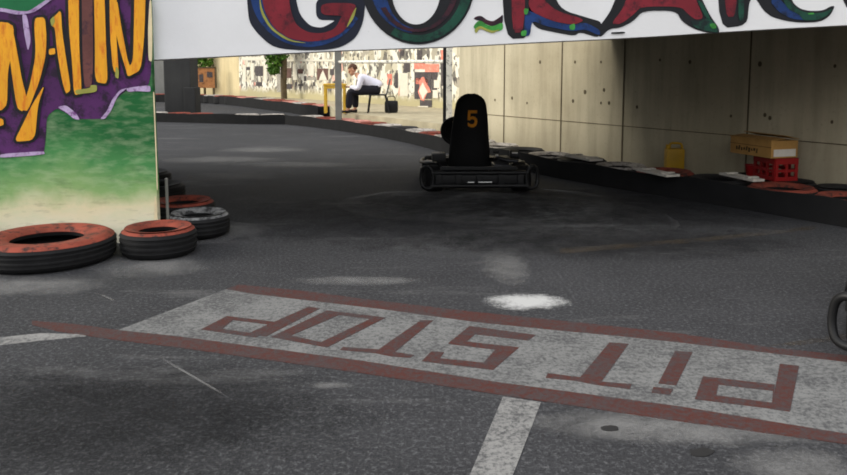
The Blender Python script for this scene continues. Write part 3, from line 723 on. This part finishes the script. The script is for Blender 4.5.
    bm = B(); box(bm, (-.40,.50,.345), (.15,.20,.09), bev=.02); box(bm, (-.40,.50,.27), (.05,.06,.10)); box(bm, (-.40,.397,.325), (.13,.01,.015)); obj('fuel_tank', bm, kb, K, smooth=True)
    bm = B()
    P = [(-.36,1.42),(.36,1.42),(.42,1.56),(.34,1.74),(.16,1.82),(-.16,1.82),(-.34,1.74),(-.42,1.56)]
    sheet(bm, [(x,y,.06) for x, y in P], .16, (0,0,1)); bmesh.ops.bevel(bm, geom=[e_ for e_ in bm.edges if all(v_.co.z > .2 for v_ in e_.verts)], offset=.04, segments=3, affect='EDGES'); obj('nose_cone', bm, kb, K, smooth=True)
    bm = B(); box(bm, (-.1,1.30,.36), (.26,.03,.30), Matrix.Rotation(-.5,3,'X'), .012); obj('front_panel', bm, kb, K, smooth=True)
    bm = B(); tube(bm, smooth_path([(-.40,.42,.26),(-.52,.55,.27),(-.57,1.0,.22),(-.55,1.45,.20),(-.42,1.80,.18),(0,1.92,.18),(.42,1.80,.18),(.55,1.45,.20),(.57,1.0,.22),(.52,.55,.27),(.40,.42,.26)], 5), .024, 10); obj('side_bumper', bm, kb, K, smooth=True)
    # engine on the right with filter, cooling fins, exhaust
    bm = B(); box(bm, (.27,.44,.20), (.19,.24,.16), bev=.012)
    for k in range(6): box(bm, (.27,.36+.03*k,.315), (.15,.012,.08))
    en = obj('engine', bm, M['dark_metal'], K, smooth=True)
    bm = B(); lathe(bm, [(.001,0),(.05,0),(.055,.02),(.055,.08),(.05,.10),(.001,.10)], 18, 'X', (.36,.44,.37)); obj('air_filter', bm, kb, en, smooth=True)
    bm = B(); tube(bm, smooth_path([(.20,.34,.34),(.22,.26,.36),(.30,.22,.34),(.42,.20,.33)], 4), .022, 10); tube(bm, [(.18,.42,.405),(.24,.42,.405)], .014, 8); obj('exhaust', bm, M['dark_metal'], en, smooth=True)
    for c_, s_ in (((.205,.30,.385),(.03,.03,.012)),((.40,.33,.405),(.06,.02,.014)),((.25,.32,.335),(.08,.012,.012))):
        bm = B(); box(bm, c_, s_); obj('bracket', bm, M['steel'], en)
    bm = B(); box(bm, (0,.17,.262), (.80,.16,.014), bev=.004); box(bm, (0,.11,.275), (.78,.03,.03), bev=.006); obj('rear_cover', bm, kb, K, smooth=True)
    return K
kart = make_kart('black go-kart numbered 5 on its tall seat, seen from behind on the track')
k0 = G(480, 196); kart.location = (k0.x, k0.y, 0); kart.rotation_euler = (0,0,math.radians(1.5))
kart2 = copy_tree(kart); tag(kart2, 'black go-kart cut off by the right edge, only its bumper loop showing', 'go kart')
for ch_ in list(kart2.children_recursive):
    if ch_.name.startswith('number'): bpy.data.objects.remove(ch_)
q = G(833, 334)
kart2.rotation_euler = (0,0,math.radians(-35)); kart2.location = (q.x+.275, q.y-.70, 0)

# ------------------------------------------------------------------ far side: pavement, collage wall, frame, table, person
mA = G(452, 121); YA = 18.5
A_ = Vector(((449-423.5)/F*YA, YA, 0)); C_ = Vector(((240-423.5)/F*28.5, 28.5, 0)); dm = (C_-A_).normalized(); nm = Vector((dm.y,-dm.x,0))  # nm away from camera?
if nm.y < 0: nm = -nm
def onM(px, py, lift=0.0): return onplane(px, py, A_ - nm*lift, nm)
A2 = A_ - dm*4; 
bm = B(); sheet(bm, [A2, C_, C_+Vector((0,0,4)), A2+Vector((0,0,4))], .25, nm)
wall_b = struct(obj('wall_back', bm, M['collage']))
bm = B(); D_ = C_ + Vector((-14,16,0))*.27; dd = (D_-C_).normalized()
sheet(bm, [C_, D_, D_+Vector((0,0,4)), C_+Vector((0,0,4))], .25, (0,1,0))
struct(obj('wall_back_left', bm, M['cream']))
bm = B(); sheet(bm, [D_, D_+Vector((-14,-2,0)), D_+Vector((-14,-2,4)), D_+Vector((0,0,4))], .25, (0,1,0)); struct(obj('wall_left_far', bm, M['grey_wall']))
def paste(polys, m, k=0, label=None):
    bm = B()
    for q in polys: sheet(bm, [onM(x, y, .006+.004*k) for x, y in q], .004, -nm)
    o = obj('pasted_picture', bm, m, wall_b)
    if label: o['label'] = label
def rc(x0, y0, x1, y1): return [(x0,y0),(x1,y0),(x1,y1),(x0,y1)]
paste([rc(414.5,72,431.5,99)], M['p_dark'], 0, 'dark poster with a pale figure')
paste([[(418,92),(420,86),(419,82),(422,77),(424,77),(426,83),(429,87),(431,92),(427,93),(424,101),(421,100)]], M['p_red'], 1)
paste([[(419,91),(421,86),(423,82.5),(425,87),(428,92),(425,95),(423,100),(421,95)]], M['p_white'], 2)
paste([rc(414,63,425,69),rc(425,64,439,72),rc(441,50,446.5,61),rc(387.5,74,392,85),rc(416,78,428,84)], M['p_red'], 0)
paste([rc(432,72,437,90),rc(441,62,446,86),rc(420,100,432,107),rc(404,62,410,72),rc(395,73,398,88),rc(417,50,422,60),rc(400,50,404,56)], M['p_dark'], 0)
paste([rc(433,90,438,98),rc(434,80,440,88),rc(400,73,408,96),rc(418,106,428,110)], M['p_white'], 1)
paste([rc(317,68.5,328,80),rc(285,68,291.5,78),rc(298,69,303,73.5)], M['p_brown'], 0)
paste([[(319,80),(321,74),(323,70),(325,75),(327,80)]], M['p_white'], 1)
paste([rc(255,66,263,76),rc(246,67,250,70),rc(274,71,277,74),rc(256,82,262,86),rc(286,84,292,89),rc(298,84,303,86),rc(304,76,306.5,81),rc(313,82,315,86),rc(295,82,296.5,87),rc(330,69,334,75)], M['p_dark'], 0)
paste([rc(243,65,246,82),rc(251,63,254,80),rc(264,62,267,82),rc(293,64,297,80),rc(308,64,314,76),rc(243,57,276,60.5),rc(286,59.5,336,61.5)], M['p_white'], 1)
paste([rc(277,66,281,92),rc(252,75,256,82),rc(268,64,271,76),rc(307,77,316,80),rc(287,62,290,67)], M['p_grey'], 0)
# pavement behind the barrier
bm = B(); inner = [p + normal_right((b-a).normalized())*.70 for p, a, b in zip(mid_line, [BF[4]]+mid_line[:-1], mid_line[1:]+[BF[10]])]
Pv = inner + [onM(270,100)*1.0] ; 
e1 = onM(262,100); e1.z = 0; e2 = A_ - dm*.3
b2 = [G(318,117.5)+Vector((.2,.75,0)), G(290,113)+Vector((.2,.85,0))]
poly = [e2] + [Vector((v.x,v.y,0)) for v in inner[:-1]] + b2 + [e1]
sheet(bm, poly, .30, (0,0,1)); pav = struct(obj('pavement', bm, M['pavement'])); PZ = .30
# metal frame: two posts and crossbar
fr = thing('metal_frame', 'tall metal frame with a grey and a white post before the collage wall', 'frame', (0,0,0))
YF = 16.25
pa = atY(338.5, 100, YF); pb = atY(448, 100, 13.3)
bm = B(); box(bm, (pa.x,pa.y,1.6), (.135,.12,2.9), bev=.01); obj('post', bm, M['grey_metal'], fr)['label'] = 'grey post'
bm = B(); box(bm, (pb.x+.02,pb.y,1.5), (.105,.10,3.0), bev=.008); po = obj('post', bm, M['post_white'], fr); po['label'] = 'flaking white post'
bm = B(); box(bm, (pb.x-.06,pb.y,1.5), (.06,.08,3.0)); obj('post', bm, M['dark_metal'], fr)['label'] = 'thin dark post beside the white one'
z1 = atY(344, 62, YF).z; z2 = atY(446, 61.5, 13.3).z
bm = B(); tube(bm, [(pa.x,pa.y,z1),(pb.x,pb.y,z2)], .032, 8); obj('crossbar', bm, M['post_white'], fr)
fr.location = (0,0,0)
# yellow table
tp = atY(335, 90, 16.8); tb = thing('side_table', 'small yellow wooden table left of the seated person', 'table', (tp.x, 16.8, PZ), .06)
TH = 1.3 - (83.5-HOR)*16.8/F - PZ
bm = B(); box(bm, (0,0,TH-.02), (.50,.36,.04), bev=.006); obj('tabletop', bm, M['yellow_wood'], tb)
for x in (-.21,.21):
    for y in (-.14,.14):
        bm = B(); box(bm, (x,y,(TH-.04)/2), (.055,.05,TH-.04), bev=.004); obj('leg', bm, M['yellow_wood'], tb)
bm = B(); box(bm, (0,-.15,TH-.075), (.40,.02,.06)); box(bm, (-.21,0,.25), (.02,.26,.03)); box(bm, (.21,0,.25), (.02,.26,.03)); obj('apron', bm, M['yellow_wood'], tb)

# person, built facing -X at origin = below the hip
YPn = 16.8; pp = atY(377, 100, YPn); S = YPn/F
def Q(px, py, dy=0.0): a = atY(px, py, YPn); return Vector((a.x-pp.x, dy, a.z-PZ))
ps = thing('person', 'seated person in white shirt and dark trousers leaning forward beside the yellow table', 'person', (pp.x, YPn, PZ))
hip = Q(377.5,88.2)
hipz = hip.z
def sub(a, b, t): return a.lerp(b, t)
che = Q(364.5,79.5); neck = Q(357.5,75); head = Q(352.6,69.8)
V = [hip, Q(371,84), che, neck, Q(354.8,73.3)]
E = [(0,1),(1,2),(2,3),(3,4)]; Rr = [(.145,.12),(.125,.11),(.15,.12),(.06,.06),(.055,.055)]
def addchain(start, pts, rads):
    prev = start
    for p, r in zip(pts, rads): V.append(p); Rr.append(r); E.append((prev, len(V)-1)); prev = len(V)-1
    return prev
hands = []; sh = []
for s in (-1, 1):
    hj = hip + Vector((-.02, s*.10, -.01)); knee = Q(350.5 + (4 if s > 0 else 0), 91.5, s*.13); ank = Q(349+(6 if s > 0 else 0), 111.2, s*.12); ank.z = .085; toe = ank + Vector((-.17, s*.02, -.05))
    addchain(0, [hj, sub(hj, knee, .5), knee, sub(knee, ank, .45), ank, ank+Vector((-.06,0,-.035)), toe], [.095,.085,.062,.055,.04,.038,.03])
    sh.append((hj, knee, ank, toe))
    shd = che + Vector((-.05, s*.19, .04)); elb = Q(359, 88.5, s*.22); wri = Q(349.5, 88.0, s*.10)
    wri.z = knee.z + .10
    addchain(2, [shd, sub(shd, elb, .5), elb, sub(elb, wri, .5), wri], [.062,.05,.042,.038,.028]); hands.append((shd, elb, wri, s))
bm = skin(V, E, Rr, 2, 0)
# hands: palm and five bent fingers rooted inside it, resting over the knees
for shd, elb, wri, s in hands:
    d = (wri-elb).normalized(); side = Vector((0,s,0)); side = (side - d*side.dot(d)).normalized(); nn = Vector((0,0,-1)); nn = (nn - d*nn.dot(d)).normalized()
    t = skin([wri - d*.01, wri + d*.045, wri + d*.085], [(0,1),(1,2)], [(.026,.022),(.036,.018),(.036,.016)], 1); merge(bm, t)
    for k, (o_, l) in enumerate(((-.030,.062),(-.010,.075),(.010,.070),(.029,.055))):
        b0 = wri + d*.075 + side*o_; v = [b0, b0 + d*l*.4, b0 + d*l*.7 + nn*l*.28, b0 + d*l*.78 + nn*l*.62]
        merge(bm, skin(v, [(0,1),(1,2),(2,3)], [.0095,.009,.0085,.007], 1))
    b0 = wri + d*.025 - side*.028; merge(bm, skin([b0, b0 - side*.028 + d*.02, b0 - side*.036 + d*.05 + nn*.012], [(0,1),(1,2)], [.012,.0105,.009], 1))
# head: skull, jaw, nose, brow, mouth and ears shaped into the same mesh
R_ = Matrix.Rotation(-.45, 3, 'Y')               # face turned down to -X
R_ = Matrix.Rotation(-.5, 3, 'Y')
def HP(x, y, z): return head + R_ @ Vector((x, y, z))
ball(bm, HP(.012,0,.025), .094, 20, (1.06,.84,1.0), R_); ball(bm, HP(-.035,0,-.045), .066, 16, (.85,.86,1.05), R_)
ball(bm, HP(-.100,0,-.015), .018, 10, (.9,.8,1.5), R_); ball(bm, HP(-.088,0,-.066), .018, 10, (.6,1.4,.55), R_); ball(bm, HP(-.075,0,-.10), .024, 10, (.8,1,.7), R_); ball(bm, HP(-.08,0,.022), .03, 10, (.5,1.9,.5), R_)
for s in (-1,1): ball(bm, HP(.015,s*.082,-.012), .026, 10, (.7,.35,1.15), R_)
body = obj('body', bm, M['skin'], ps, smooth=True)
bm = B()
for s in (-1,1): ball(bm, HP(-.083,s*.031,.004), .0105, 8)
obj('eye', bm, M['eye'], ps, smooth=True)
bm = B(); t = bmesh.new(); bmesh.ops.create_uvsphere(t, u_segments=24, v_segments=16, radius=.103); bmesh.ops.scale(t, vec=(1.06,.90,1.02), verts=t.verts)
bmesh.ops.delete(t, geom=[v for v in t.verts if (v.co.z < .028 and v.co.x < .02) or v.co.z < -.06], context='VERTS')
for v in t.verts: v.co += v.co.normalized()*.006*math.sin(40*v.co.y + 25*v.co.x)
bmesh.ops.solidify(t, geom=t.faces[:], thickness=.012); bmesh.ops.rotate(t, cent=(0,0,0), matrix=R_, verts=t.verts); bmesh.ops.translate(t, vec=HP(.014,0,.027), verts=t.verts); merge(bm, t)
obj('hair', bm, M['hair'], ps, smooth=True)
V = [hip+Vector((.05,0,-.02)), hip+Vector((.0,0,.03)), Q(371,84), che, sub(che, neck, .8)]; E = [(0,1),(1,2),(2,3),(3,4)]; Rr = [(.15,.14),(.21,.18),(.19,.16),(.20,.17),(.09,.09)]
for shd, elb, wri, s in hands: addchain(3, [shd, sub(shd, elb, .5), elb, sub(elb, wri, .5), sub(elb, wri, .93)], [.078,.068,.058,.054,.044])
obj('shirt', skin(V, E, Rr, 2, 0), M['shirt'], ps, smooth=True)
V = [hip+Vector((.02,0,-.0)), hip+Vector((-.0,0,.09))]; E = [(0,1)]; Rr = [(.21,.18),(.21,.17)]
for hj, knee, ank, toe in sh: addchain(0, [hj, sub(hj, knee, .5), knee, sub(knee, ank, .5), sub(knee, ank, .96)], [.14,.125,.095,.085,.072])
obj('trousers', skin(V, E, Rr, 2, 0), M['trousers'], ps, smooth=True)
for hj, knee, ank, toe in sh:
    bm = skin([ank+Vector((.05,0,-.045)), ank+Vector((-.05,0,-.035)), toe+Vector((-.03,0,-.002))], [(0,1),(1,2)], [(.042,.04),(.045,.045),(.038,.03)], 2)
    zmin = min(v.co.z for v in bm.verts)
    for v in bm.verts: v.co.z = max(v.co.z - zmin, 0)
    obj('shoe', bm, M['shoe'], ps, smooth=True)
# chair under the person
hz = hipz - .115
ch = thing('folding_chair', 'dark metal chair under the seated person', 'chair', (pp.x+.02, YPn, PZ))
bm = B(); box(bm, (0,0,hz-.03), (.40,.40,.03), bev=.01); obj('seat', bm, M['dark_metal'], ch, smooth=True)
for x, lean in ((-.17,-.05),(.17,.09)):
    for y in (-.18,.18):
        bm = B(); tube(bm, [(x,y,hz-.04),(x+lean,y,.0)], .014, 8); obj('leg', bm, M['dark_metal'], ch, smooth=True)
bm = B(); tube(bm, smooth_path([(.19,-.18,hz-.04),(.24,-.18,hz+.16),(.27,-.17,hz+.30),(.275,0,hz+.32),(.27,.17,hz+.30),(.24,.18,hz+.16),(.19,.18,hz-.04)], 4), .013, 8); obj('backrest', bm, M['grey_metal'], ch, smooth=True)
bm = B(); tube(bm, [(.235,-.18,.12),(.235,.18,.12)], .01, 6); tube(bm, [(-.21,-.18,.12),(-.21,.18,.12)], .01, 6); obj('stretcher', bm, M['dark_metal'], ch, smooth=True)
# dark bag hanging low behind the chair legs
bgp = Q(384,101); bgl = thing('bag', 'dark bag on the pavement behind the chair legs', 'bag', (pp.x+.32, YPn+.02, PZ))
bm = B(); box(bm, (0,0,.14), (.30,.16,.27), bev=.05); obj('body', bm, M['kart_black'], bgl, smooth=True)
bm = B(); tube(bm, smooth_path([(-.08,0,.26),(-.07,0,.36),(.07,0,.36),(.08,0,.26)], 5), .01, 6); obj('strap', bm, M['kart_black'], bgl, smooth=True)

# tree before the collage wall
tr_p = onM(281.5, 100, .55); tr = thing('tree', 'slim tree with green crown before the collage wall', 'tree', (tr_p.x, tr_p.y, 0))
bm = B(); tube(bm, smooth_path([(.10,0,0),(.08,0,.8),(.10,.02,1.5),(.05,0,2.3),(.0,0,3.2)], 4), .10, 10); 
for a, l in ((.5,1.0),(2.4,.9),(4.2,1.0)): tube(bm, [(.05,0,2.2),(.05+l*.6*math.cos(a),l*.6*math.sin(a),2.9)], [.06,.02], 8)
obj('trunk', bm, M['bark'], tr, smooth=True)
def foliage(blobs, n, size, seed):
    rnd = random.Random(seed); bm = B()
    for c, r in blobs:
        for k in range(n):
            v = Vector((rnd.gauss(0,1), rnd.gauss(0,1), rnd.gauss(0,1))).normalized()*r*(rnd.random()**.4); p = Vector(c) + v
            a = Vector((rnd.uniform(-1,1), rnd.uniform(-1,1), rnd.uniform(-1,1))).normalized(); b = a.orthogonal().normalized(); s = size*rnd.uniform(.6,1.3)
            f = [bm.verts.new(p + a*s), bm.verts.new(p + b*s*.45), bm.verts.new(p - a*s), bm.verts.new(p - b*s*.45)]; bm.faces.new(f)
    return bm
obj('foliage', foliage([((-.18,0,1.55),.32),((-.12,0,1.85),.4),((.0,.1,2.5),.7),((-.5,0,3.0),.8),((.5,.1,3.0),.8),((0,0,3.5),.8),((-.22,-.05,1.25),.18)], 260, .085, 4), M['leaf'], tr)
# dark concrete column and grey wall at its left
cY = 19.5; cl = atY(164.5, 100, cY); cr_ = atY(191, 100, cY)
bm = B(); box(bm, ((cl.x+cr_.x)/2, cY+.35, 1.6), (cr_.x-cl.x, .7, 3.2), bev=.02); pil = struct(obj('pillar', bm, M['concrete_dark']))
bm = B(); a = atY(196.5,100,cY+.3); box(bm, (a.x-.08, cY+.2, .40), (.30,.5,.80), bev=.02); obj('pillar_plinth', bm, M['concrete_dark'], pil)
gw = atY(150,80,21.0)
# brown board cabinet and bush left of the cream wall
bp2 = atY(206, 90, 29.0); cb = thing('notice_board', 'orange-brown board on legs beside the dark column', 'board', (bp2.x, 29.0, 0))
zt, zb = atY(206,67.5,29).z, atY(206,88,29).z; wd = 20/F*29
bm = B(); box(bm, (0,0,(zt+zb)/2), (wd,.06,zt-zb), bev=.01); obj('panel', bm, M['brown_board'], cb)
bm = B(); box(bm, (0,0,zt), (wd*1.06,.10,.05)); box(bm, (wd/2,0,(zt+zb)/2), (.05,.10,zt-zb)); box(bm, (-wd/2,0,(zt+zb)/2), (.05,.10,zt-zb)); obj('frame', bm, M['bark'], cb)
for x in (-.3,.3):
    bm = B(); box(bm, (x,0,zb/2), (.07,.07,zb)); obj('leg', bm, M['bark'], cb)
bm = B(); box(bm, (wd*.22,-.035,(zt+zb)/2+.12), (wd*.28,.01,.20)); box(bm, (-wd*.2,-.035,(zt+zb)/2-.02), (wd*.2,.01,.30)); obj('notice', bm, M['p_dark'], cb)
bu = atY(204, 64, 30.0); bs = thing('bush', 'green bush rising behind the orange-brown board', 'bush', (bu.x, 30.0, 0))
obj('foliage', foliage([((0,0,1.5),.4),((-.2,0,1.9),.4),((.2,0,2.2),.4),((0,0,.9),.35)], 260, .09, 9), M['leaf'], bs)
bm = B(); tube(bm, [(0,0,0),(0,0,1.8)], .05, 8); obj('stem', bm, M['bark'], bs)

# ------------------------------------------------------------------ light
w = bpy.data.worlds.new('overcast'); bpy.context.scene.world = w; w.use_nodes = True
nt = w.node_tree; bg = nt.nodes['Background']
tc = nt.nodes.new('ShaderNodeTexCoord'); sx_ = nt.nodes.new('ShaderNodeSeparateXYZ'); nt.links.new(tc.outputs['Generated'], sx_.inputs[0])
rp = nt.nodes.new('ShaderNodeValToRGB'); e = rp.color_ramp.elements
e[0].position = .0; e[0].color = (.10,.10,.10,1); e[1].position = 1.0; e[1].color = (1.0,1.02,1.06,1)
for pos, c in ((.12,(.16,.16,.16)),(.32,(.85,.86,.88))):
    x = e.new(pos); x.color = (*c,1)
nt.links.new(sx_.outputs[2], rp.inputs[0]); nt.links.new(rp.outputs[0], bg.inputs['Color'])
mr = nt.nodes.new('ShaderNodeMapRange'); mr.inputs['From Min'].default_value = -.8; mr.inputs['From Max'].default_value = .5; mr.inputs['To Min'].default_value = 2.35; mr.inputs['To Max'].default_value = .95
nt.links.new(sx_.outputs[1], mr.inputs['Value']); nt.links.new(mr.outputs[0], bg.inputs['Strength'])
sun = bpy.data.lights.new('sun','SUN'); sun.energy = 3.1; sun.angle = math.radians(25); sun.color = (1,.95,.84)
so = bpy.data.objects.new('sun', sun); col.objects.link(so); so.rotation_euler = Vector((.92,.06,-.38)).to_track_quat('-Z','Y').to_euler()
sc = bpy.context.scene
sc.view_settings.view_transform = 'Standard'; sc.view_settings.look = 'None'; sc.view_settings.exposure = 0.0
sc.cycles.max_bounces = 8
sc.cycles.filter_width = 1.8
